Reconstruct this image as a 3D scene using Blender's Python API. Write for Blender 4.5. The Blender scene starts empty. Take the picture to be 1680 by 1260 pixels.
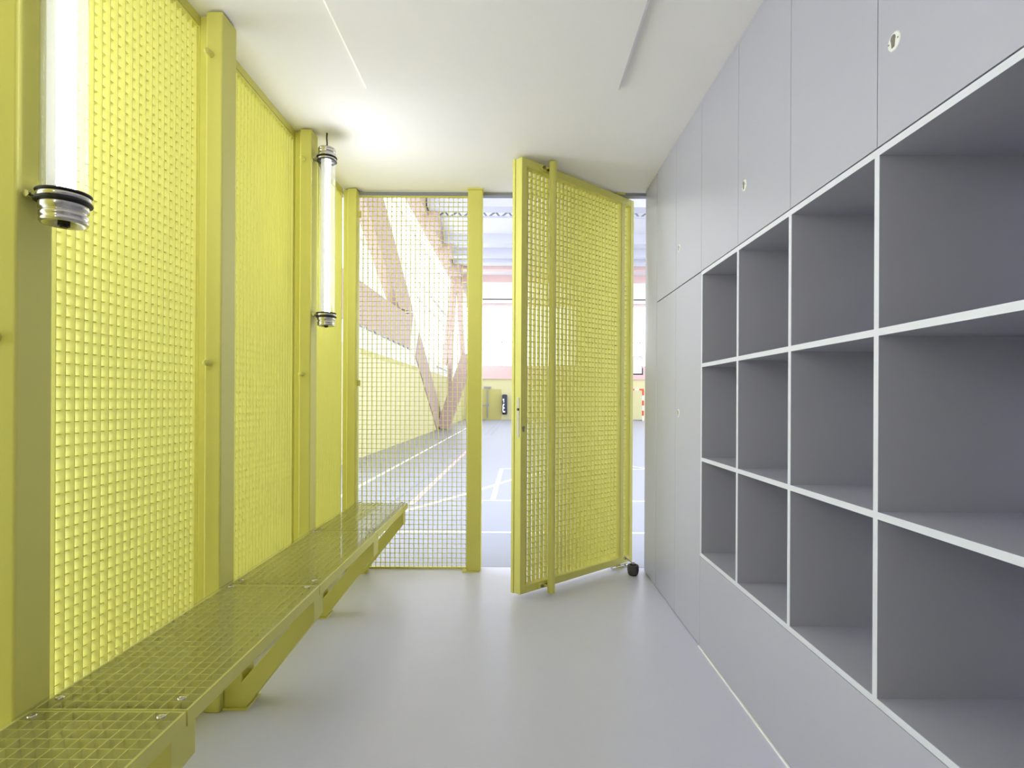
import bpy, math, random
from mathutils import Vector, Matrix
random.seed(7)
SC = bpy.context.scene
COL = SC.collection

# ------------------------------------------------------------------ camera, sky, exposure
EYE = 1.185                       # camera height in metres
cam_d = bpy.data.cameras.new('camera'); cam = bpy.data.objects.new('camera', cam_d); COL.objects.link(cam)
cam.location = (0, 0, EYE)
cam.rotation_euler = (math.radians(90), math.radians(-0.28), 0)
cam_d.sensor_fit = 'HORIZONTAL'; cam_d.sensor_width = 36.0
cam_d.lens = 36.0 * 917 / 1680
cam_d.shift_x = -8 / 1680; cam_d.shift_y = 26.5 / 1680
cam_d.clip_start = 0.02; cam_d.clip_end = 300
SC.camera = cam

WORLD_STRENGTH = 4.75
TUBE_STRENGTH = 56.0
w = bpy.data.worlds.new('sky'); SC.world = w; w.use_nodes = True
bg = w.node_tree.nodes['Background']
bg.inputs[0].default_value = (0.88, 0.92, 1.0, 1); bg.inputs[1].default_value = WORLD_STRENGTH
SC.view_settings.view_transform = 'Standard'; SC.view_settings.look = 'None'
SC.view_settings.exposure = 0.0; SC.view_settings.gamma = 1.0
SC.view_settings.use_curve_mapping = False
SC.cycles.use_denoising = True
SC.cycles.max_bounces = 16; SC.cycles.diffuse_bounces = 8; SC.cycles.transparent_max_bounces = 32
SC.cycles.sample_clamp_indirect = 8.0

# ------------------------------------------------------------------ materials
def lin(r, g, b):
    f = lambda c: c / 12.92 if c <= 0.04045 else ((c + 0.055) / 1.055) ** 2.4
    return (f(r / 255), f(g / 255), f(b / 255), 1)

def principled(name, rgb, rough=0.5, metal=0.0, var=0.03, scale=6.0, bump=0.0, bscale=200.0, spec=0.5):
    m = bpy.data.materials.new(name); m.use_nodes = True
    nt = m.node_tree; b = nt.nodes['Principled BSDF']
    b.inputs['Roughness'].default_value = rough; b.inputs['Metallic'].default_value = metal
    b.inputs['Specular IOR Level'].default_value = spec
    tc = nt.nodes.new('ShaderNodeTexCoord')
    no = nt.nodes.new('ShaderNodeTexNoise'); no.inputs['Scale'].default_value = scale
    no.inputs['Detail'].default_value = 4
    nt.links.new(tc.outputs['Object'], no.inputs['Vector'])
    mx = nt.nodes.new('ShaderNodeMix'); mx.data_type = 'RGBA'
    c = lin(*rgb)
    mx.inputs['A'].default_value = tuple(min(1, v * (1 - var)) for v in c[:3]) + (1,)
    mx.inputs['B'].default_value = tuple(min(1, v * (1 + var)) for v in c[:3]) + (1,)
    nt.links.new(no.outputs['Fac'], mx.inputs['Factor'])
    nt.links.new(mx.outputs['Result'], b.inputs['Base Color'])
    if bump:
        n2 = nt.nodes.new('ShaderNodeTexNoise'); n2.inputs['Scale'].default_value = bscale
        nt.links.new(tc.outputs['Object'], n2.inputs['Vector'])
        bp = nt.nodes.new('ShaderNodeBump'); bp.inputs['Strength'].default_value = bump
        bp.inputs['Distance'].default_value = 0.002
        nt.links.new(n2.outputs['Fac'], bp.inputs['Height'])
        nt.links.new(bp.outputs['Normal'], b.inputs['Normal'])
    return m

def clear(name, tint=(1, 1, 1), ior=1.45, rough=0.02, haze=0.0, milky=False):
    m = bpy.data.materials.new(name); m.use_nodes = True
    nt = m.node_tree; nt.nodes.clear()
    out = nt.nodes.new('ShaderNodeOutputMaterial')
    tr = nt.nodes.new('ShaderNodeBsdfTransparent'); tr.inputs[0].default_value = (*tint, 1)
    gl = nt.nodes.new('ShaderNodeBsdfGlossy'); gl.inputs['Roughness'].default_value = rough
    fr = nt.nodes.new('ShaderNodeFresnel'); fr.inputs['IOR'].default_value = ior
    mx = nt.nodes.new('ShaderNodeMixShader')
    ge = nt.nodes.new('ShaderNodeNewGeometry'); su_ = nt.nodes.new('ShaderNodeMath'); su_.operation = 'SUBTRACT'
    su_.inputs[0].default_value = 1.0; nt.links.new(ge.outputs['Backfacing'], su_.inputs[1])
    mu = nt.nodes.new('ShaderNodeMath'); mu.operation = 'MULTIPLY'
    nt.links.new(fr.outputs[0], mu.inputs[0]); nt.links.new(su_.outputs[0], mu.inputs[1])
    nt.links.new(mu.outputs[0], mx.inputs[0]); nt.links.new(tr.outputs[0], mx.inputs[1])
    nt.links.new(gl.outputs[0], mx.inputs[2])
    if haze:
        df = nt.nodes.new('ShaderNodeBsdfTranslucent' if milky else 'ShaderNodeBsdfDiffuse'); m2 = nt.nodes.new('ShaderNodeMixShader'); m2.inputs[0].default_value = haze
        nt.links.new(mx.outputs[0], m2.inputs[1]); nt.links.new(df.outputs[0], m2.inputs[2]); mx = m2
    nt.links.new(mx.outputs[0], out.inputs[0])
    return m

def emit(name, rgb, strength):
    m = bpy.data.materials.new(name); m.use_nodes = True
    nt = m.node_tree; nt.nodes.clear()
    out = nt.nodes.new('ShaderNodeOutputMaterial'); e = nt.nodes.new('ShaderNodeEmission')
    e.inputs[0].default_value = (*rgb, 1); e.inputs[1].default_value = strength
    nt.links.new(e.outputs[0], out.inputs[0])
    return m

M = dict(
    yellow=principled('yellow_paint', (214, 209, 112), 0.5, var=0.02, spec=0.3),
    grey=principled('grey_lacquer', (171, 170, 182), 0.3, var=0.015),
    ceil=principled('ceiling_white', (239, 236, 241), 0.8, var=0.01),
    edge=principled('grey_edge_band', (207, 208, 216), 0.35, var=0.01),
    floor=principled('floor_resin', (205, 204, 223), 0.30, var=0.03, scale=3, bump=0.05, bscale=60),
    hallfloor=principled('hall_floor', (146, 149, 162), 0.4, var=0.02),
    white=principled('white_paint', (240, 240, 240), 0.7, var=0.01),
    line_white=principled('line_white', (250, 250, 250), 0.5),
    line_red=principled('line_red', (228, 200, 205), 0.5),
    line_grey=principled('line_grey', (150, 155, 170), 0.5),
    steel=principled('stainless_steel', (200, 196, 190), 0.22, 1.0),
    dull=principled('dull_metal', (150, 145, 135), 0.4, 1.0),
    rubber=principled('black_rubber', (22, 22, 24), 0.5),
    graphite=principled('grey_rubber', (72, 70, 70), 0.6),
    lockwhite=principled('lock_white', (226, 226, 220), 0.35),
    timber=principled('pink_timber', (180, 156, 150), 0.65, var=0.05, scale=12),
    pink=principled('pink_paint', (214, 184, 178), 0.6),
    hallyellow=principled('hall_yellow', (208, 203, 152), 0.55),
    doory=principled('hall_door_yellow', (186, 180, 106), 0.55),
    deck=principled('roof_deck', (226, 224, 225), 0.6),
    deckline=principled('roof_beam_blue', (198, 198, 208), 0.6),
    alu=principled('aluminium_grey', (150, 152, 158), 0.45, 0.3),
    rod=principled('rod_paint', (196, 198, 206), 0.5),
    dark=principled('dark_slot', (25, 25, 28), 0.6),
    navy=principled('navy_vinyl', (34, 40, 62), 0.5),
    red=principled('red_paint', (214, 70, 55), 0.5),
    acrylic=clear('clear_acrylic', (0.97, 0.98, 0.97), 1.7, 0.04, 0.025),
    glass=clear('tube_glass', (0.97, 0.98, 0.98), 1.2, 0.02, 0.012, True),
    pane=clear('window_glass', (0.95, 0.97, 0.98), 1.3, 0.02),
    lamp=emit('lamp_core', (0.92, 0.92, 1.0), TUBE_STRENGTH),
)

# ------------------------------------------------------------------ mesh helpers
class MB:
    def __init__(s): s.v = []; s.f = []; s.sm = []
    def add(s, vs, fs, smooth=False):
        o = len(s.v); s.v += [tuple(p) for p in vs]
        for f in fs: s.f.append(tuple(i + o for i in f)); s.sm.append(smooth)
        return s
    def box(s, x0, x1, y0, y1, z0, z1):
        x0, x1 = min(x0, x1), max(x0, x1); y0, y1 = min(y0, y1), max(y0, y1); z0, z1 = min(z0, z1), max(z0, z1)
        vs = [(x, y, z) for z in (z0, z1) for y in (y0, y1) for x in (x0, x1)]
        return s.add(vs, [(0, 2, 3, 1), (4, 5, 7, 6), (0, 1, 5, 4), (2, 6, 7, 3), (0, 4, 6, 2), (1, 3, 7, 5)])
    def prism(s, poly, axis, a0, a1):
        # poly in the two remaining axes (order x,y,z without axis), extruded along axis
        a0, a1 = min(a0, a1), max(a0, a1)
        ar = sum(poly[i][0] * poly[(i + 1) % len(poly)][1] - poly[(i + 1) % len(poly)][0] * poly[i][1] for i in range(len(poly)))
        if ar < 0: poly = poly[::-1]
        def mk(p, a):
            return {'x': (a, p[0], p[1]), 'y': (p[0], a, p[1]), 'z': (p[0], p[1], a)}[axis]
        n = len(poly); vs = [mk(p, a0) for p in poly] + [mk(p, a1) for p in poly]
        fs = [tuple(range(n))[::-1], tuple(range(n, 2 * n))] + [(i, (i + 1) % n, n + (i + 1) % n, n + i) for i in range(n)]
        if axis == 'y': fs = [f[::-1] for f in fs]
        return s.add(vs, fs)
    def cyl(s, p0, p1, r, n=24, r1=None, caps=True):
        p0, p1 = Vector(p0), Vector(p1); d = (p1 - p0).normalized(); r1 = r if r1 is None else r1
        a = d.orthogonal().normalized(); b = d.cross(a)
        vs = []
        for p, rr in ((p0, r), (p1, r1)):
            for i in range(n):
                t = 2 * math.pi * i / n; vs.append(p + (a * math.cos(t) + b * math.sin(t)) * rr)
        s.add(vs, [(i, (i + 1) % n, n + (i + 1) % n, n + i) for i in range(n)], True)
        if caps: s.add(vs[:n], [tuple(range(n))[::-1]]); s.add(vs[n:], [tuple(range(n))])
        return s
    def lathe(s, prof, c, n=40, d=(0, 0, 1)):
        # prof: (radius, height along d) points
        d = Vector(d).normalized(); a = d.orthogonal().normalized(); b = d.cross(a); c = Vector(c)
        vs = []
        for r, z in prof:
            for i in range(n):
                t = 2 * math.pi * i / n
                vs.append(c + d * z + (a * math.cos(t) + b * math.sin(t)) * r)
        fs = []
        for k in range(len(prof) - 1):
            for i in range(n):
                j = (i + 1) % n; fs.append((k * n + i, k * n + j, (k + 1) * n + j, (k + 1) * n + i))
        return s.add(vs, fs, True)
    def beam(s, p0, p1, w, h, up=(0, 0, 1)):
        p0, p1 = Vector(p0), Vector(p1); d = (p1 - p0).normalized(); up = Vector(up)
        a = d.cross(up).normalized() * (w / 2); b = a.cross(d).normalized() * (h / 2)
        vs = [p + sa * a + sb * b for p in (p0, p1) for sa, sb in ((-1, -1), (1, -1), (1, 1), (-1, 1))]
        return s.add(vs, [(0, 1, 2, 3), (7, 6, 5, 4), (0, 4, 5, 1), (1, 5, 6, 2), (2, 6, 7, 3), (3, 7, 4, 0)])
    def build(s, name, mat, parent=None, label=None, bevel=0.0, local=False, seg=2):
        off = Vector((0, 0, 0))
        if parent is None:
            lo = [min(p[i] for p in s.v) for i in range(3)]; hi = [max(p[i] for p in s.v) for i in range(3)]
            off = Vector(((lo[0] + hi[0]) / 2, (lo[1] + hi[1]) / 2, lo[2]))
        elif not local: off = ORG[parent]
        me = bpy.data.meshes.new(name)
        me.from_pydata([tuple(Vector(p) - off) for p in s.v], [], s.f)
        me.polygons.foreach_set('use_smooth', s.sm); me.update()
        me.materials.append(M[mat])
        o = bpy.data.objects.new(name, me); COL.objects.link(o)
        if parent is None: o.location = off
        else: o.parent = parent
        ORG[o] = off if parent is None else ORG[parent]
        if label: o['label'] = label
        if bevel:
            md = o.modifiers.new('bevel', 'BEVEL'); md.width = bevel; md.segments = seg; md.limit_method = 'ANGLE'
            md.angle_limit = math.radians(50)
        return o
ORG = {}
def tag(o, label, cat, group=None):
    o['label'] = label; o['category'] = cat
    if group: o['group'] = group
    return o
def thing(name, label, cat, loc, rz=0, group=None):
    o = bpy.data.objects.new(name, None); COL.objects.link(o); o.location = loc; o.rotation_euler = (0, 0, rz)
    o.empty_display_size = 0.1
    ORG[o] = Vector(loc); return tag(o, label, cat, group)
def struct(o, label=None):
    o['kind'] = 'structure'
    if label: o['label'] = label
    return o
def px(x, y, d):                   # a measured point of the photograph at depth d
    return ((x - 848) / 917 * d, d, EYE - (y - 656.5) / 917 * d)

# ------------------------------------------------------------------ main sizes
CEIL = 2.644
D = 3.965                          # depth of the front line between room and hall
XR = 0.8876                        # cabinet fronts
XP = -1.115                        # room face of the yellow posts
XM = -1.225                        # front of the left gratings
REAR = -2.6

# ------------------------------------------------------------------ room shell
struct(MB().box(-1.30, 1.40, REAR, D, -0.12, 0).build('floor', 'floor'), 'smooth grey resin floor of the room')
struct(MB().box(-1.09, 1.40, REAR, D, CEIL, CEIL + 0.25).build('ceiling', 'ceil'), 'white plaster ceiling')
struct(MB().box(-1.30, -1.09, REAR, D, CEIL + 0.008, CEIL + 0.25).build('trim_1', 'ceil'), 'raised white edge strip of the ceiling over the posts')
struct(MB().box(-1.28, -1.12, REAR, -1.40, 0, CEIL).build('wall_left', 'yellow'), 'yellow wall left of the camera')
struct(MB().box(-1.30, -1.0, REAR - 0.1, REAR, 0, CEIL).box(0.1, 1.40, REAR - 0.1, REAR, 0, CEIL).box(-1.0, 0.1, REAR - 0.1, REAR, 0, CEIL).build('wall_rear', 'white'), 'white wall with doorway behind the camera')
wr = MB().box(1.335, 1.40, REAR, D - 0.002, 0, CEIL)
wr.box(XR, 1.335, REAR, 0.505, 0, CEIL)
struct(wr.build('wall_right', 'grey'), 'grey wall carrying the cabinets')
struct(MB().box(XR, 1.335, 3.5575, 3.885, 0, CEIL - 0.001).build('wall_front', 'grey', bevel=0.012, seg=3), 'grey end panel between tall cabinet and hall')
struct(MB().box(-1.30, 1.40, D - 0.035, D + 0.02, CEIL - 0.02, CEIL).box(-1.30, 1.40, D, D + 0.02, CEIL, CEIL + 0.25).build('trim_2', 'alu'), 'grey metal edge strip of the ceiling at the opening')
struct(MB().box(XR - 0.007, XR - 0.0005, 0.4, 2.70, 0, 0.006).build('baseboard_right', 'white'), 'white sealant line along the plinth')
struct(MB().box(-1.30, 1.40, D, D + 0.02, -0.12, 0.001).build('trim_3', 'alu'), 'thin metal threshold strip')

# dropped ceiling board with chamfered edges
def chamfer_panel(x0, x1, y0, y1, z0, z1, c):
    vs = [(x0, y0, z1), (x1, y0, z1), (x1, y1, z1), (x0, y1, z1),
          (x0, y0, z0 + c), (x1, y0, z0 + c), (x1, y1, z0 + c), (x0, y1, z0 + c),
          (x0 + c, y0 + c, z0), (x1 - c, y0 + c, z0), (x1 - c, y1 - c, z0), (x0 + c, y1 - c, z0)]
    fs = [(0, 1, 2, 3), (11, 10, 9, 8)]
    for k in (0, 4):
        for i in range(4):
            j = (i + 1) % 4; fs.append((k + i, k + 4 + i, k + 4 + j, k + j))
    return MB().add(vs, fs)
tag(chamfer_panel(-0.712, 0.474, 1.0, 2.60, CEIL - 0.022, CEIL, 0.012).build('ceiling_panel', 'ceil'),
    'large white rectangular board fixed under the ceiling', 'ceiling panel')

# ------------------------------------------------------------------ left wall: posts
posts = [(-0.53, -0.432, 'yellow steel post of the left wall behind the camera, carrying the added tube lamp'),
         (0.355, 0.455, 'yellow steel post of the left wall level with the camera'),
         (1.2425, 1.342, 'yellow steel post at the left picture edge carrying the near tube lamp'),
         (2.104, 2.212, 'yellow steel wall post without a lamp, between the two tube lamps'),
         (3.016, 3.114, 'yellow steel wall post carrying the far tube lamp'),
         (3.86, 3.955, 'yellow steel corner post beside the hall grating')]
for y0, y1, lb in posts:
    r = thing('steel_post', lb, 'post', (XP - 0.03, (y0 + y1) / 2, 0), group='steel posts of the left wall')
    MB().box(XP - 0.062, XP, y0, y1, 0.0, CEIL).build('shaft', 'yellow', r, bevel=0.006, seg=3)
    MB().box(XM + 0.012, XP - 0.062, y0 + 0.03, y1 - 0.03, 0.0, CEIL).build('web', 'yellow', r)
    if y0 < 3.5:
        for z in (2.478, 1.319):
            x = XP - 0.042
            MB().lathe([(0.0, -0.036), (0.007, -0.035), (0.011, -0.030), (0.011, 0.0)], (x, y0 - 0.0005, z), 16, (0, 1, 0)).build('bolt', 'yellow', r)

# free post beside the door opening
r = thing('steel_post', 'free standing yellow steel post between hall grating and door opening', 'post', (-0.2925, 3.90, 0))
MB().box(-0.343, -0.244, 3.85, 3.95, 0.006, CEIL - 0.012).build('shaft', 'yellow', r, bevel=0.005, seg=3)
MB().box(-0.370, -0.256, 3.842, 3.9165, 0.0, 0.006).build('base_plate', 'yellow', r)
MB().box(-0.348, -0.239, 3.845, 3.93, CEIL - 0.012, CEIL).build('top_plate', 'yellow', r)

# ------------------------------------------------------------------ gratings
def grating_x(mb, xf, y0, y1, z0, z1, p, depth=0.03, t=0.0022, cd=0.017):
    """grating standing in the plane x = xf, bearing bars upright, room side at xf"""
    n = int((y1 - y0) / p)
    o = (y1 - y0 - n * p) / 2
    for i in range(n + 1):
        y = y0 + o + i * p; mb.box(xf - depth, xf, y - t / 2, y + t / 2, z0, z1)
    n = int((z1 - z0) / p)
    for k in range(n + 1):
        z = z0 + k * p
        mb.box(xf - depth + 0.0006, xf - depth + cd, y0, y1, z - t / 2, z + t / 2)
LP = 0.0322
spans = [(-1.38, -0.49, 'yellow steel grating of the left wall behind the camera'),
         (-0.47, 0.40, 'yellow steel grating of the left wall beside the camera'),
         (0.412, 1.292, 'yellow steel grating of the left wall just before the near lamp post'),
         (1.302, 2.150, 'large yellow steel grating beside the near tube lamp'),
         (2.166, 3.062, 'yellow steel grating between the lampless post and the far lamp post'),
         (3.070, 3.90, 'narrow looking yellow steel grating between far lamp post and corner post')]
for y0, y1, lb in spans:
    r = thing('wall_grating', lb, 'grating', (XM, (y0 + y1) / 2, 0.05), group='gratings of the left wall')
    mb = MB(); grating_x(mb, XM, y0 + 0.006, y1 - 0.006, 0.056, 2.605, LP); mb.build('grate', 'yellow', r)
    MB().box(XM - 0.03, XM + 0.001, y0, y0 + 0.004, 0.05, 2.615).box(XM - 0.03, XM + 0.001, y1 - 0.004, y1, 0.05, 2.615) \
        .box(XM - 0.03, XM + 0.002, y0 + 0.004, y1 - 0.004, 2.609, 2.615).box(XM - 0.03, XM + 0.001, y0 + 0.004, y1 - 0.004, 0.05, 0.055).build('edge_frame', 'yellow', r)
    MB().box(XM - 0.05, XM - 0.02, y0, y1, 0.0, 0.05).build('sill_bar', 'yellow', r)
    MB().box(XM - 0.05, XM + 0.004, y0, y1, 2.618, CEIL + 0.008).build('head_bar', 'yellow', r)

# hall grating across the front
r = thing('hall_grating', 'see-through yellow grating facing the hall, left of the free post', 'grating', (-0.72, 3.93, 0.02))
mb = MB(); P = 0.0333; x0, x1, z0, z1 = -1.103, -0.353, 0.012, 2.606
n = int((x1 - x0) / P)
for i in range(n + 1):
    x = x1 - i * P; mb.box(x - 0.0013, x + 0.0013, 3.92, 3.945, z0, z1)
n = int((z1 - z0) / P)
for k in range(n + 1):
    z = z1 - k * P; mb.box(x0 - 0.004, x1 + 0.009, 3.9206, 3.932, z - 0.0012, z + 0.0012)
mb.build('grate', 'yellow', r)
MB().box(x0 - 0.006, x1 + 0.0095, 3.918, 3.947, z1 + 0.0015, z1 + 0.0075).build('top_bar', 'yellow', r)
MB().box(x0 - 0.006, x1 + 0.0095, 3.918, 3.947, 0.0, z0 - 0.002).build('bottom_bar', 'yellow', r)
for z in (2.48, 1.30):
    MB().box(x0 - 0.012, x0 + 0.006, 3.905, 3.92, z - 0.02, z + 0.02).build('clip', 'yellow', r)

# ------------------------------------------------------------------ bench
BT, XF, XB = 0.475, -0.755, -1.1135
bench = thing('bench', 'long yellow grating bench with clear cover along the left wall', 'bench', ((XF + XB) / 2, 2.15, 0))
seams = [0.41, 1.285, 2.152, 3.035, 3.89]
for k in range(4):
    a, b = seams[k] + 0.003, seams[k + 1] - 0.003
    mb = MB(); p = 0.0328; zt = BT - 0.008; dep = 0.028
    xa, xb = XB + 0.006, XF - 0.006
    nx = 11
    for i in range(1, nx):
        x = xa + (xb - xa) * i / nx; mb.box(x - 0.0011, x + 0.0011, a + 0.004, b - 0.004, zt - dep, zt)
    ny = round((b - a - 0.01) / p)
    for i in range(1, ny):
        y = a + 0.005 + (b - a - 0.01) * i / ny; mb.box(xa, xb, y - 0.0011, y + 0.0011, zt - dep, zt - 0.0005)
    g = mb.build('seat_grating', 'yellow', bench)
    MB().box(XF - 0.006, XF, a, b, BT - 0.045, zt).box(XB, XB + 0.006, a, b, BT - 0.045, zt) \
        .box(XB + 0.006, XF - 0.006, a, a + 0.004, BT - 0.045, zt).box(XB + 0.006, XF - 0.006, b - 0.004, b, BT - 0.045, zt).build('apron', 'yellow', g)
    MB().box(XB + 0.001, XF - 0.003, a + 0.001, b - 0.001, zt + 0.0005, BT).build('clear_cover', 'acrylic', g, 'clear plastic sheet over the grating', bevel=0.001, seg=1)
    for sx in (XB + 0.035, XF - 0.035):
        for sy in (a + 0.035, b - 0.035):
            MB().lathe([(0.0095, 0), (0.009, 0.0025), (0.005, 0.0035), (0.004, 0.0025), (0.0, 0.0025)], (sx, sy, BT), 18).build('screw', 'steel', g, 'round steel screw head')
br = [(0.385, 0.485), (1.252, 1.347), (2.133, 2.234), (3.025, 3.12), (3.80, 3.885)]
for a, b in br:
    zt = BT - 0.046
    mb = MB()
    mb.prism([(XB, 0.006), (-1.030, 0.006), (-0.770, 0.335), (-0.770, zt), (-0.785, zt), (-0.785, 0.412), (-1.045, 0.105), (-1.045, zt), (XB, zt)], 'y', a, b)
    mb.box(-1.045, -0.785, a, b, zt - 0.012, zt)
    o = mb.build('bracket', 'yellow', bench, bevel=0.003)
    MB().box(XB, -1.022, a - 0.01, b + 0.01, 0, 0.006).build('base_plate', 'yellow', o)

# ------------------------------------------------------------------ tube lamps
def tube_lamp(y, label):
    x, z0, z1 = -1.048, 1.585, 2.557
    r = thing('tube_lamp', label, 'lamp', (x, y, z0), group='glass tube lamps')
    zb, zt = z0 + 0.075, z1 - 0.062
    MB().lathe([(0.0455, zb - z0), (0.0455, zt - z0), (0.0425, zt - z0), (0.0425, zb - z0), (0.0455, zb - z0)], (x, y, z0), 48).build('glass_tube', 'glass', r, 'clear glass tube')
    prof = [(-0.014, -0.020), (0.016, -0.020), (0.022, -0.012), (0.022, 0.012), (0.016, 0.020), (-0.014, 0.020)]
    pr = [(x + a * 0.75 - b * 0.0, y + b) for a, b in prof]
    MB().prism(pr, 'z', zb - 0.005, zt + 0.005).build('light_strip', 'lamp', r, 'glowing white light strip')
    MB().box(x - 0.024, x - 0.0115, y - 0.022, y + 0.022, zb - 0.005, zt + 0.005).box(x - 0.0115, x - 0.001, y - 0.022, y - 0.0203, zb - 0.005, zt + 0.005).box(x - 0.0115, x - 0.001, y + 0.0203, y + 0.022, zb - 0.005, zt + 0.005).build('strip_shield', 'white', r)  # backing with side lips, shaped to keep light off post and grating
    for s, ze in ((1, z0), (-1, z1)):
        d = (0, 0, s)
        # ribbed stainless cap, open dish at the outer end
        cap = MB().lathe([(0.0, 0.016), (0.022, 0.016), (0.024, 0.010), (0.036, 0.010), (0.041, 0.0), (0.044, 0.0), (0.0465, 0.004), (0.0465, 0.009),
                          (0.043, 0.012), (0.0465, 0.016), (0.0465, 0.022), (0.043, 0.025), (0.043, 0.029), (0.0475, 0.032),
                          (0.0475, 0.048), (0.045, 0.050), (0.0, 0.050)], (x, y, ze), 48, d).build('end_cap', 'steel', r, 'ribbed stainless end cap')
        MB().lathe([(0.046, 0.0475), (0.054, 0.0475), (0.055, 0.050), (0.054, 0.053), (0.046, 0.053)], (x, y, ze), 48, d) \
            .lathe([(0.046, 0.068), (0.053, 0.068), (0.054, 0.070), (0.053, 0.072), (0.046, 0.072)], (x, y, ze), 48, d).build('gasket', 'rubber', cap, 'dark rubber ring')
        MB().lathe([(0.046, 0.053), (0.0515, 0.053), (0.0515, 0.068), (0.046, 0.068)], (x, y, ze), 48, d).build('clamp_ring', 'steel', cap)
        zc = ze + s * 0.0605
        MB().box(x - 0.066, x - 0.046, y - 0.010, y + 0.010, zc - 0.007, zc + 0.007).cyl((XP, y, zc), (x - 0.06, y, zc), 0.005, 12) \
            .cyl((x - 0.058, y - 0.03, zc), (x - 0.058, y + 0.012, zc), 0.004, 12).cyl((x - 0.058, y - 0.036, zc), (x - 0.058, y - 0.028, zc), 0.008, 6).build('wall_clip', 'steel', cap)
        MB().cyl((x, y, ze + s * 0.0102), (x, y, ze - s * 0.004), 0.012, 16).cyl((x, y, ze - s * 0.004), (x, y, ze - s * 0.007), 0.008, 16).build('plug', 'rubber', cap, 'black cable plug')
    pts = [(x, y, z1 + 0.004), (x + 0.001, y, z1 + 0.03), (x - 0.001, y, z1 + 0.06), (x, y, CEIL)]
    mb = MB()
    for a, b in zip(pts, pts[1:]): mb.cyl(a, b, 0.004, 10)
    mb.build('cable', 'rubber', r, 'short black cable up to the ceiling')
tube_lamp(1.291, 'bright glass tube lamp on the near post, cut off by the picture top')
tube_lamp(3.064, 'bright glass tube lamp seen whole, with black cable to the ceiling')

tube_lamp(-0.482, 'added unseen glass tube lamp on the post behind the camera')  # unseen lamp added to brighten the near part of the room

# ------------------------------------------------------------------ cabinets on the right
J = [3.554, 3.130, 2.700, 2.2515, 1.821, 1.382, 0.945, 0.508]
SEAM = 1.812
def lock(y, z, parent):
    b = MB().lathe([(0.0, 0.0035), (0.017, 0.0035), (0.021, 0.002), (0.022, 0.0)], (XR - 0.0002, y, z), 32, (-1, 0, 0)).build('lock', 'lockwhite', parent, 'round white lock plate')
    x = XR - 0.0037
    k = MB()
    k.prism([(y + 0.0085 * math.cos(t), z + 0.007 + 0.0085 * math.sin(t)) for t in [math.radians(-40 + i * 260 / 16) for i in range(17)]] + [(y - 0.0045, z - 0.0145), (y + 0.0045, z - 0.0145)], 'x', x - 0.0012, x)
    k.build('lock_cylinder', 'dull', b, 'metal lock cylinder with dark slot')
    for dy in (-0.016, 0.016): MB().cyl((x - 0.0008, y + dy, z), (x, y + dy, z), 0.0022, 10).build('screw', 'dull', b)
def cabinet(name, y0, y1, ym, z0, z1, lockz, label, group=None):
    r = thing(name, label, 'cabinet', ((XR + 1.33) / 2, (y0 + y1) / 2, z0), group=group)
    g = 0.0012; zb = max(z0, 0.004)
    MB().box(XR + 0.020, 1.3345, y0 + 0.0005, y1 - 0.0005, z0, z1).build('body', 'grey', r)
    d1 = MB().box(XR, XR + 0.018, ym + g, y1 - g, zb + g, z1 - g).build('door', 'grey', r, bevel=0.0006, seg=1)
    d2 = MB().box(XR, XR + 0.018, y0 + g, ym - g, zb + g, z1 - g).build('door', 'grey', r, bevel=0.0006, seg=1)
    lock(ym - 0.063, lockz, d2)
    return r
GU = 'flat grey wall cabinets above the cubbies'
cabinet('wall_cabinet', J[2], J[0], J[1], SEAM, 2.622, 2.022, 'grey two-door wall cabinet farthest from the camera, directly above the tall cabinet', GU)
cabinet('wall_cabinet', J[4], J[2], J[3], SEAM, 2.622, 2.030, 'grey two-door wall cabinet above the two farthest columns of cubbies', GU)
cabinet('wall_cabinet', J[6], J[4], J[5], SEAM, 2.622, 2.036, 'grey two-door wall cabinet with the largest lock, at the top right', GU)
struct(MB().box(XR + 0.002, 1.335, 0.506, J[0], 2.624, CEIL).build('trim_4', 'grey'), 'grey filler strip between wall cabinets and ceiling')
struct(MB().box(XR, 1.335, 0.506, J[6] - 0.001, SEAM, 2.622).build('trim_5', 'grey'), 'grey panel beside the wall cabinets')
cabinet('tall_cabinet', J[2], J[0], J[1], 0.0, SEAM - 0.003, 1.118, 'tall grey two-door cabinet standing on the floor left of the cubbies')

su = thing('cubby_shelf', 'grey built-in shelf with three rows of open square cubbies', 'shelf', (1.11, 1.6, 0))
T = 0.018
y0, y1 = J[7], J[2] - 0.0012
for z in (1.791, 1.3475, 0.8965, 0.438):
    o = MB().box(XR + 0.0016, 1.30, y0, y1, z, z + T).build('shelf_board', 'grey', su)
    MB().box(XR, XR + 0.0016, y0, y1, z, z + T).build('edge_band', 'edge', o, 'lighter front edge')
MB().box(1.30, 1.318, y0, y1, 0.438, 1.809).build('back_panel', 'grey', su)
rows = [(0.438 + T, 0.8965), (0.8965 + T, 1.3475), (1.3475 + T, 1.791)]
for i, y in enumerate([J[2] - 0.0012 - T / 2] + J[3:7] + [J[7] + T / 2]):
    mb = MB()
    me_ = MB()
    for a, b in rows: mb.box(XR + 0.0016, 1.30, y - T / 2, y + T / 2, a, b); me_.box(XR, XR + 0.0016, y - T / 2, y + T / 2, a, b)
    me_.build('edge_band', 'edge', mb.build('divider', 'grey', su), 'lighter front edge')
MB().box(XR, XR + 0.018, y0, y1, 0.0065, 0.4355).build('plinth_panel', 'grey', su, bevel=0.0006, seg=1)
MB().box(XR + 0.02, 1.318, y0, y1, 0.0, 0.437).build('plinth', 'grey', su)

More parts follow.
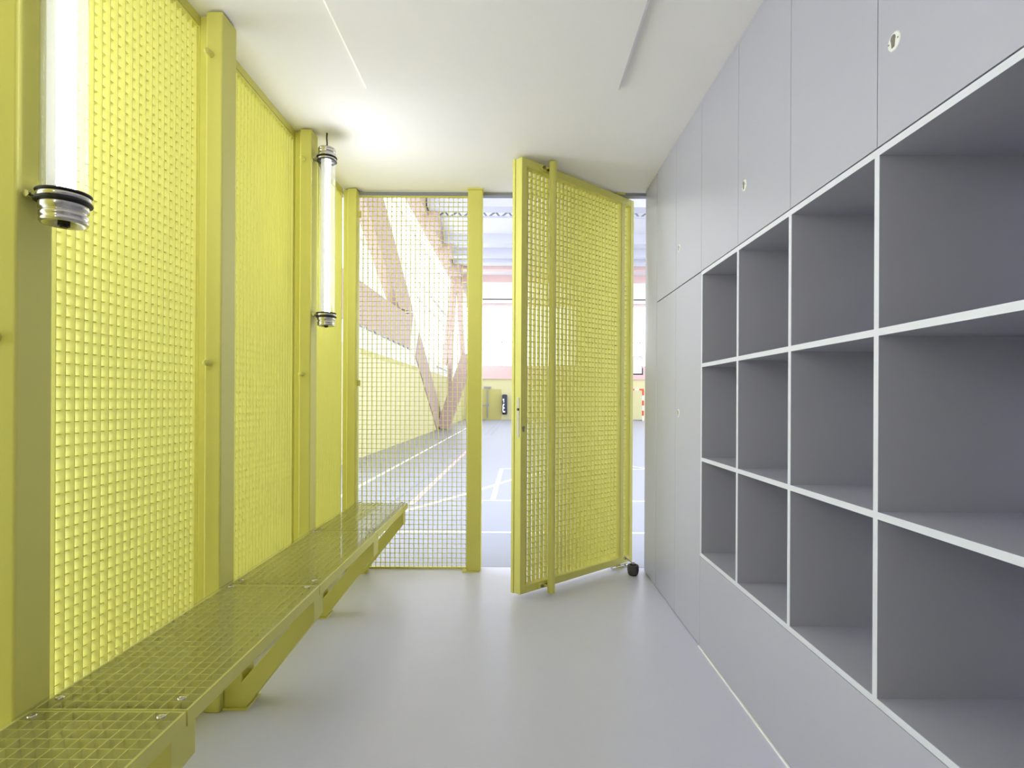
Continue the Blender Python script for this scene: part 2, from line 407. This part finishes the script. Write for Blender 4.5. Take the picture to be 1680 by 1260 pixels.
# ------------------------------------------------------------------ pivot door
PH = math.atan2(0.725, 0.813)
u = Vector((math.cos(PH), math.sin(PH), 0)); nb = Vector((-math.sin(PH), math.cos(PH), 0))
S0, T0 = 0.966, 0.03               # pivot, measured from the free front corner
piv = Vector((0.024, 3.297, 0)) + u * S0 + nb * T0
door = thing('pivot_door', 'open yellow grating door on a pivot, standing oblique to the opening', 'door', (piv.x, piv.y, 0), PH)
ZB, ZT, L, DF = 0.035, 2.622, 1.089, 0.056
def lb(mb, s0, s1, t0, t1, z0, z1): return mb.box(s0 - S0, s1 - S0, t0 - T0, t1 - T0, z0, z1)
fr = MB()
lb(fr, 0, 0.040, 0, DF, ZB, ZT); lb(fr, L - 0.038, L, 0, DF, ZB, ZT)
lb(fr, 0.040, L - 0.038, 0, DF, ZB, ZB + 0.045); lb(fr, 0.040, L - 0.038, 0, DF, ZT - 0.047, ZT)
frame = fr.build('frame', 'yellow', door, local=True, bevel=0.003)
ms = MB(); lb(ms, 0.945, 0.985, 0, DF, ZB + 0.045, ZT - 0.047); ms.build('pivot_stile', 'yellow', door, local=True, bevel=0.003)
st = MB(); lb(st, -0.003, L + 0.003, DF + 0.003, DF + 0.024, ZB - 0.004, ZB + 0.03); lb(st, -0.003, L + 0.003, DF + 0.003, DF + 0.024, ZT - 0.03, ZT + 0.004)
lb(st, -0.003, 0.03, DF + 0.003, DF + 0.024, ZB + 0.03, ZT - 0.03); lb(st, L - 0.03, L + 0.003, DF + 0.003, DF + 0.024, ZB + 0.03, ZT - 0.03)
lb(st, 0.004, 0.02, DF, DF + 0.003, ZB, ZT); lb(st, L - 0.02, L - 0.004, DF, DF + 0.003, ZB, ZT)
st.build('stop_frame', 'yellow', door, local=True)
gm = MB(); p = 0.0333
s0, s1, z0, z1, t0, t1 = 0.041, 0.944, ZB + 0.046, ZT - 0.048, 0.026, 0.055
n = 26
for i in range(1, n):
    s = s0 + (s1 - s0) * i / n; lb(gm, s - 0.0012, s + 0.0012, t0, t1, z0, z1)
n = round((z1 - z0) / p)
for k in range(1, n):
    z = z0 + (z1 - z0) * k / n; lb(gm, s0, s1, t0 + 0.012, t1 - 0.0008, z - 0.0012, z + 0.0012)
gm.build('grate', 'yellow', door, local=True)
gm = MB(); s0, s1 = 0.986, L - 0.039
for i in (1,):
    s = (s0 + s1) / 2; lb(gm, s - 0.0012, s + 0.0012, t0, t1, z0, z1)
for k in range(1, n):
    z = z0 + (z1 - z0) * k / n; lb(gm, s0, s1, t0 + 0.012, t1 - 0.0008, z - 0.0012, z + 0.0012)
gm.build('tail_grate', 'yellow', door, local=True)
# full height round pull tube with its brackets
hs, ht = 0.212, -0.048
hx, hy = hs - S0, ht - T0
tube = MB().cyl((hx, hy, 0.016), (hx, hy, 2.634), 0.0235, 32).build('pull_tube', 'yellow', door, local=True)
for z, q in ((ZB + 0.022, 1), (ZT - 0.022, -1)):
    b_ = MB(); lb(b_, hs - 0.075, hs - 0.018, -0.012, 0.0, z - 0.015, z + 0.015)
    b_.box(hx - 0.014, hx + 0.014, hy + 0.02, -T0 + 0.0, z - 0.004, z + 0.004)
    b_.prism([(hx - 0.05, -T0 - 0.001), (hx + 0.015, -T0 - 0.001), (hx + 0.015, hy + 0.01), (hx - 0.01, hy + 0.01)], 'z', z - 0.004, z + 0.004)
    o = b_.build('tube_bracket', 'yellow', door, local=True)
    MB().cyl((hx - 0.045, -T0 - 0.012, z), (hx - 0.045, -T0 - 0.024, z), 0.009, 12).build('bolt', 'dull', o, local=True)
# lock plate on the free edge, cylinder on the face
lp = MB(); lb(lp, -0.0025, 0.0, 0.013, 0.030, 0.965, 1.20); fp = lp.build('lock_plate', 'dull', door, 'grey metal lock plate on the door edge', local=True)
bo = MB().cyl((-S0 - 0.0025, 0.0215 - T0, 1.13), (-S0 - 0.006, 0.0215 - T0, 1.13), 0.008, 16); bo.build('latch', 'rubber', fp, local=True)
lc = MB().cyl((0.020 - S0, -T0, 1.022), (0.020 - S0, -T0 - 0.006, 1.022), 0.009, 20).box(0.015 - S0, 0.025 - S0, -T0 - 0.005, -T0, 0.998, 1.02)
lc.build('lock_cylinder', 'dull', door, 'metal lock cylinder', local=True)
# pivots
MB().cyl((0, 0, ZT), (0, 0, CEIL - 0.012), 0.012, 20).cyl((0, 0, CEIL - 0.012), (0, 0, CEIL), 0.045, 28).build('top_pivot', 'yellow', door, local=True)
MB().cyl((0, 0, 0.008), (0, 0, ZB), 0.014, 20).box(-0.03, 0.03, -0.025, 0.025, 0, 0.012).build('bottom_pivot', 'yellow', door, local=True)
bp = MB().cyl((-0.11, -0.03, 0.024), (-0.075, -0.03, 0.024), 0.009, 12).box(-0.075, 0.06, -0.034, -0.026, 0.020, 0.028).cyl((0.035, -0.035, 0.02), (0.06, -0.035, 0.02), 0.008, 12)
bp.build('pivot_bolt', 'steel', door, 'small steel bolts under the door', local=True)

# door stop block on the floor near the pivot
ds = thing('door_stop', 'dark grey rubber door stop on the floor at the door pivot end', 'door stop', (0.795, 3.80, 0))
c = (0.795, 3.80)
MB().lathe([(0.0, 0.0), (0.026, 0.0), (0.036, 0.012), (0.040, 0.035), (0.040, 0.062), (0.037, 0.07), (0.028, 0.07), (0.026, 0.062), (0.0, 0.062)], (c[0], c[1], 0.0), 10).build('block', 'graphite', ds)
a_ = MB().box(c[0] - 0.012, c[0] + 0.010, c[1] - 0.01, c[1] + 0.01, 0.062, 0.092).build('post', 'steel', ds, 'steel peg on top of the block')
MB().cyl((c[0] - 0.005, c[1], 0.085), (c[0] - 0.045, c[1] + 0.06, 0.105), 0.006, 10).cyl((c[0] - 0.045, c[1] + 0.05, 0.092), (c[0] - 0.045, c[1] + 0.05, 0.112), 0.008, 10).build('arm', 'steel', ds)

# ------------------------------------------------------------------ the hall beyond
fl = struct(MB().box(-3.4, 16, D + 0.02, 34.2, -0.12, 0.0).box(-3.4, -1.302, REAR, D + 0.02, -0.12, 0.0).build('floor_hall', 'hallfloor'), 'pale blue-grey sports hall floor')
NM = [0]
def mark(pts, wd, mat):
    mb = MB(); NM[0] += 1; zz = 0.001 + NM[0] * 0.0004
    for (x0, y0), (x1, y1) in zip(pts, pts[1:]):
        mb.beam((x0, y0, zz), (x1, y1, zz), wd, 0.002)
    mb.build('marking_or_shadow', mat, fl)
mark([(-2.15, 4.6), (-2.08, 33)], 0.06, 'line_white')
mark([(-3.0, 5.0), (8, 5.0)], 0.05, 'line_white')
mark([(-1.20, 5.90), (-0.65, 7.0), (-0.09, 8.26), (0.5, 9.3)], 0.07, 'line_white')
mark([(-0.45, 6.57), (8, 6.57)], 0.05, 'line_white')
mark([(-0.28, 6.57), (-0.257, 9.65), (4, 9.65)], 0.06, 'line_white')
mark([(-1.19, 6.3), (-1.14, 14)], 0.07, 'line_red')
mark([(-1.49, 6.0), (-1.38, 9.0)], 0.09, 'line_grey')  # shadow line drawn on the hall floor as a flat grey strip
mark([(-1.06, 19), (-1.0, 33)], 0.10, 'line_grey')
mark([(-0.87, 19), (-0.78, 33)], 0.10, 'line_grey')
mark([(0.9, 12.0), (3.0, 8.5)], 0.06, 'line_white')

WX = -3.16
hw = struct(MB().box(WX - 0.2, WX, 9.0, 34, 0, 2.22).build('wall_hall_left', 'hallyellow'), 'pale yellow panelled hall wall')
struct(MB().box(WX - 0.2, WX - 0.004, 9.0, 34, 2.22, 2.72).build('wall_hall_band', 'white'), 'white band above the yellow hall wall')
mb = MB()
for i in range(16):
    y = 9.1 + i * 0.55; MB().box(WX - 0.004, WX + 0.004, y, y + 0.4, 2.10, 2.215).build('vent_slot', 'doory', hw)
# left glazing
win = struct(MB().box(-3.62, -3.60, REAR, 34, 2.72, 7.0).build('window_1', 'pane'), 'bright glazed facade of the hall')
mb = MB()
for i in range(14):
    y = -2.4 + i * 2.8; mb.box(-3.64, -3.57, y, y + 0.07, 2.72, 7.0)
for z in (2.72, 4.8, 6.9): mb.box(-3.64, -3.57, REAR, 34, z, z + 0.08)
mb.build('window_frame', 'white', win)

win = struct(MB().box(-3.30, -3.28, REAR, 9.0, 0.02, 2.70).build('window_added', 'pane'), 'added unseen tall glazing of the hall beside the changing room')  # unseen glazing added to send daylight through the left gratings
mb = MB()
for i in range(8):
    y = REAR + i * 1.65; mb.box(-3.33, -3.25, y, y + 0.06, 0.0, 2.70)
mb.build('window_frame', 'white', win)
struct(MB().box(-3.62, -3.25, REAR, 9.0, 2.70, 2.72).build('trim_10', 'white'), 'white ledge between the added lower glazing and the upper glazing')

tf = thing('timber_frame', 'large pinkish timber frame with diagonal and foot seen through the hall grating', 'timber frame', (-3.13, 20, 0))
def plane(x, y, X=-3.13): d = 917 * X / (x - 848); return (d, EYE - (y - 656.5) / 917 * d)
XA, XC = -3.45, -3.13
def K(pts): return [(d * 0.963, EYE + (z - EYE) * 0.963) for d, z in pts]
MB().prism(K([(9.6, 2.74), (16.9, 2.74), (17.5, 3.92), (16.5, 3.72), (14.6, 3.68), (9.6, 3.62)]), 'x', XA, XC).build('beam', 'timber', tf)
MB().prism(K([(15.44, 3.72), (17.5, 3.93), (17.4, 4.05), (13.47, 6.13), (11.0, 7.3), (8.3, 7.3), (11.8, 5.5)]), 'x', XA + 0.04, XC - 0.01).build('diagonal_strut', 'timber', tf)
MB().prism([plane(682, 585), plane(688, 545), plane(722, 669), (23.5, 0.25), (23.5, 0.0), (22.05, 0.0)], 'x', XA + 0.02, XC + 0.0).build('leaning_leg', 'timber', tf)
MB().prism(K([(16.9, 2.72), (18.2, 2.5), (18.9, 3.35), (17.5, 3.92)]), 'x', XA + 0.03, XC - 0.02).build('gusset', 'deck', tf)
MB().beam(px(727.5, 702, 22.6), px(768, 583, 22.6), 0.5, 0.5, (0, 1, 0)).build('inner_leg', 'timber', tf)
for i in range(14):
    y = 8.0 + i * 0.62; MB().box(XC - 0.05, XC + 0.01, y, y + 0.40, 2.645, 2.68).build('dash_strip', 'alu', tf)  # row of grey dashes along the lower edge of the beam
tr = thing('timber_frame', 'slender pink timber struts meeting under the roof edge, beyond the larger frame', 'timber frame', (-2.9, 25, 0))
dd = 25.6
for a, b, wd in (((727, 690), (729, 600), 0.20), ((729, 600), (743, 455), 0.22), ((735, 690), (738, 590), 0.20), ((738, 590), (746, 455), 0.2),
                 ((759, 586), (751, 455), 0.22), ((732, 690), (759, 586), 0.24)):
    MB().beam(px(*a, dd), px(*b, dd), wd, wd, (0, 1, 0)).build('strut', 'timber', tr)
for (a, b, dist) in (((655, 428), (731, 518), 17.0), ((735, 610), (690, 590), 22.0)):
    pa, pb = px(*a, dist), px(*b, dist)
    tag(MB().cyl(pa, pb, 0.035, 8).build('bracing_rod', 'rod'),
        'thin grey bracing rod crossing the bright glazing' if b[1] < 550 else 'faint grey tie rod between the timber legs', 'bracing rod')

# roof
RZ = 6.95
struct(MB().box(-3.3, 16, REAR, 34.2, RZ + 0.35, RZ + 0.5).build('ceiling_hall', 'deck'), 'pale blue-white underside of the hall roof')
eb = MB().box(-3.15, -2.75, 8, 34, RZ - 0.15, RZ + 0.25)
tag(eb.build('edge_beam', 'timber'), 'long pinkish roof edge beam running away above the glazing', 'roof beam')
def ydep(y): return 917 * (RZ - EYE) / (656.5 - y)
beams = [(339, 0.55, 0.35, 'deckline', 'pale blue roof beam nearest the room ceiling'),
         (399, 0.30, 0.40, 'deckline', 'blue-grey roof beam halfway down the roof strip'),
         (421, 0.30, 0.40, 'deckline', 'pale roof beam just above the darkest blue one'),
         (431, 0.55, 0.45, 'deckline', 'darkest blue roof beam directly above the pink one'),
         (442, 0.50, 0.55, 'pink', 'broad salmon pink roof beam'),
         (463, 0.20, 0.45, 'pink', 'thin pink roof beam below the broad pink one')]
for y, wd, ht_, mt, lb_ in beams:
    d = ydep(y); tag(MB().box(-2.7, 15, d, d + wd, RZ, RZ + ht_).build('roof_beam', mt), lb_, 'roof beam', 'beams across the hall roof')
d = ydep(357)
tt = thing('roof_truss', 'slim dark lattice girder under the white roof', 'roof beam', (2, d, RZ + 0.1))
MB().box(-2.6, 15, d, d + 0.06, RZ, RZ + 0.05).box(-2.6, 15, d, d + 0.06, RZ + 0.18, RZ + 0.23).build('chord', 'deckline', tt)
mb = MB()
for i in range(40):
    x = -2.5 + i * 0.4; mb.beam((x, d + 0.03, RZ + 0.04), (x + 0.2, d + 0.03, RZ + 0.19), 0.05, 0.05, (0, 1, 0)).beam((x + 0.2, d + 0.03, RZ + 0.19), (x + 0.32, d + 0.03, RZ + 0.04), 0.05, 0.05, (0, 1, 0))
mb.build('lattice', 'alu', tt)
for k, y in enumerate((352, 404, 436)):
    d = ydep(y)
    tag(MB().box(-2.95, -2.45, d - 0.3, d + 0.5, RZ - 0.35, RZ + 0.0).build('beam_bearing', 'timber'),
        ['wooden bearing block on the roof edge, topmost of three', 'wooden bearing block on the roof edge, middle of three', 'wooden bearing block on the roof edge, lowest of three'][k], 'bearing block', 'bearing blocks on the roof edge')

# far wall
FD = 33.8
def fz(y): return EYE - (y - 656.5) / 917 * FD
struct(MB().box(-3.16, 16, FD, FD + 0.3, 0, fz(622)).build('wall_hall_far', 'hallyellow'), 'pale yellow far wall of the hall')
tag(MB().box(-3.1, 16, FD - 0.1, FD + 0.3, fz(622), fz(600)).build('wall_beam', 'pink'), 'broad pale pink beam across the far hall wall', 'wall beam')
fw = struct(MB().box(-3.1, 16, FD + 0.1, FD + 0.12, fz(600), fz(506)).build('window_2', 'pane'), 'bright window band of the far hall wall')
mb = MB()
for k in range(-3, 16):
    x = (797 - 848) / 917 * FD + k * 0.93; mb.box(x, x + 0.05, FD + 0.06, FD + 0.14, fz(600), fz(506))
mb.box(-3.1, 16, FD + 0.06, FD + 0.14, fz(562), fz(560.5))
mb.build('window_frame', 'white', fw)
hd = MB().box(-3.1, 16, FD, FD + 0.3, fz(502.5), fz(499)).build('trim_6', 'pink'); struct(hd, 'pink transom above the far windows')
struct(MB().box(-3.1, 16, FD, FD + 0.3, fz(498), fz(492)).build('trim_7', 'white'), 'white fascia above the far windows')
struct(MB().box(-3.1, 16, FD - 0.02, FD + 0.3, fz(491.5), fz(490.2)).build('trim_8', 'dark'), 'thin dark line above the far windows')
struct(MB().box(-3.1, 16, FD, FD + 0.3, fz(489.5), fz(470)).build('trim_9', 'deck'), 'pale blue fascia under the roof end')

# hall door, lamp, bag, goal, backboard
def fx(x, d=FD): return (x - 848) / 917 * d
d1 = struct(MB().box(fx(775), fx(822.6), FD - 0.03, FD - 0.001, 0.0, fz(638.8)).build('door_1', 'doory'), 'yellow double door in the far hall wall')
MB().box(fx(800) - 0.03, fx(800) + 0.03, FD - 0.09, FD - 0.03, 0.12, fz(640)).box(fx(786), fx(800), FD - 0.09, FD - 0.05, fz(666), fz(664.5)) \
    .box(fx(800) - 0.08, fx(800) + 0.08, FD - 0.1, FD - 0.03, fz(666.5), fz(663)).build('panic_bar', 'alu', d1)
el = MB().box(fx(794), fx(805.5), FD - 0.12, FD - 0.001, fz(637), fz(634.5)).build('emergency_lamp', 'alu')
tag(el, 'small lamp fitting above the far yellow door', 'lamp')
bag = thing('punching_bag', 'dark navy oblong bag with white markings beside the far yellow door', 'bag', (fx(828.2), FD - 0.2, fz(680)))
bw = 0.155; bz0, bz1 = fz(680), fz(647.5); bx = fx(828.2)
MB().lathe([(0.0, 0.0), (0.12, 0.0), (bw, 0.05), (bw, bz1 - bz0 - 0.06), (0.12, bz1 - bz0), (0.0, bz1 - bz0)], (bx, FD - 0.2, bz0), 24).build('body', 'navy', bag)
for (x0_, x1_, y0_, y1_) in ((824.9, 827.5, 654.3, 657.2), (826.0, 827.5, 657.2, 660.6), (825.2, 827.9, 662.4, 664.9), (824.7, 826.7, 664.9, 668), (824.8, 828.3, 668, 670.5), (824.7, 826.3, 670.5, 674), (825.0, 829.0, 674, 676.6)):
    MB().box(fx(x0_), fx(x1_), FD - 0.375, FD - 0.30, fz(y1_), fz(y0_)).build('marking', 'white', bag)
mk = MB().cyl((bx, FD - 0.2, bz1), (bx, FD - 0.02, bz1 + 0.02), 0.02, 8); mk.build('hanger', 'alu', bag)

gd = 33.0
gl = thing('handball_goal', 'red and white striped goal against the far hall wall', 'goal', (fx(1014, gd), gd, 0))
gx1, gx0, gh = fx(1056, gd), fx(972, gd), 1.88
for name, a, b in (('goal_post', (gx1 - 0.04, gd, 0), (gx1 - 0.04, gd, gh - 0.08)), ('goal_post', (gx0 + 0.04, gd, 0), (gx0 + 0.04, gd, gh - 0.08)), ('crossbar', (gx0, gd, gh - 0.04), (gx1, gd, gh - 0.04))):
    o = MB().beam(a, b, 0.08, 0.08, (0, 1, 0)).build(name, 'white', gl)
    A, B = Vector(a), Vector(b); ln = (B - A).length; kk = int(ln / 0.26)
    for i in range(kk):
        if (i % 2 == 1) == (name == 'goal_post'):
            MB().beam(A + (B - A) * (i / kk), A + (B - A) * ((i + 1) / kk), 0.092, 0.092, (0, 1, 0)).build('stripe', 'red', o)
    if name == 'crossbar': MB().beam((gx1 - 0.2, gd, gh - 0.04), (gx1 + 0.002, gd, gh - 0.04), 0.094, 0.094, (0, 1, 0)).build('stripe', 'red', o)
MB().box(gx0, gx1, gd + 0.5, gd + 0.56, 0, 0.05).box(gx0, gx0 + 0.05, gd, gd + 0.5, 0, 0.05).box(gx1 - 0.05, gx1, gd, gd + 0.5, 0, 0.05).build('ground_frame', 'alu', gl)
bd = 32.0
bb = thing('basketball_backboard', 'white basketball backboard with black lower edge beside the open door', 'backboard', (fx(1028, bd), bd, 2.7))
bz = lambda y: EYE - (y - 656.5) / 917 * bd
MB().box(fx(1002, bd), fx(1053.5, bd), bd, bd + 0.04, bz(613), bz(584)).build('board', 'white', bb)
MB().box(fx(1002, bd), fx(1053.5, bd), bd - 0.02, bd, bz(585), bz(584)).box(fx(1052.7, bd), fx(1053.5, bd), bd - 0.02, bd, bz(603), bz(585)).build('border_line', 'alu', bb)
MB().box(fx(1002, bd), fx(1054.5, bd), bd - 0.03, bd + 0.05, bz(614), bz(612)).box(fx(1053, bd), fx(1054.5, bd), bd - 0.03, bd + 0.05, bz(612), bz(603)).build('edge_pad', 'dark', bb)
MB().box(fx(1015, bd), fx(1015, bd) + 0.1, bd + 0.04, FD - 0.11, bz(600), bz(598)).box(fx(1040, bd), fx(1040, bd) + 0.1, bd + 0.04, FD - 0.11, bz(600), bz(598)).build('wall_arm', 'alu', bb)
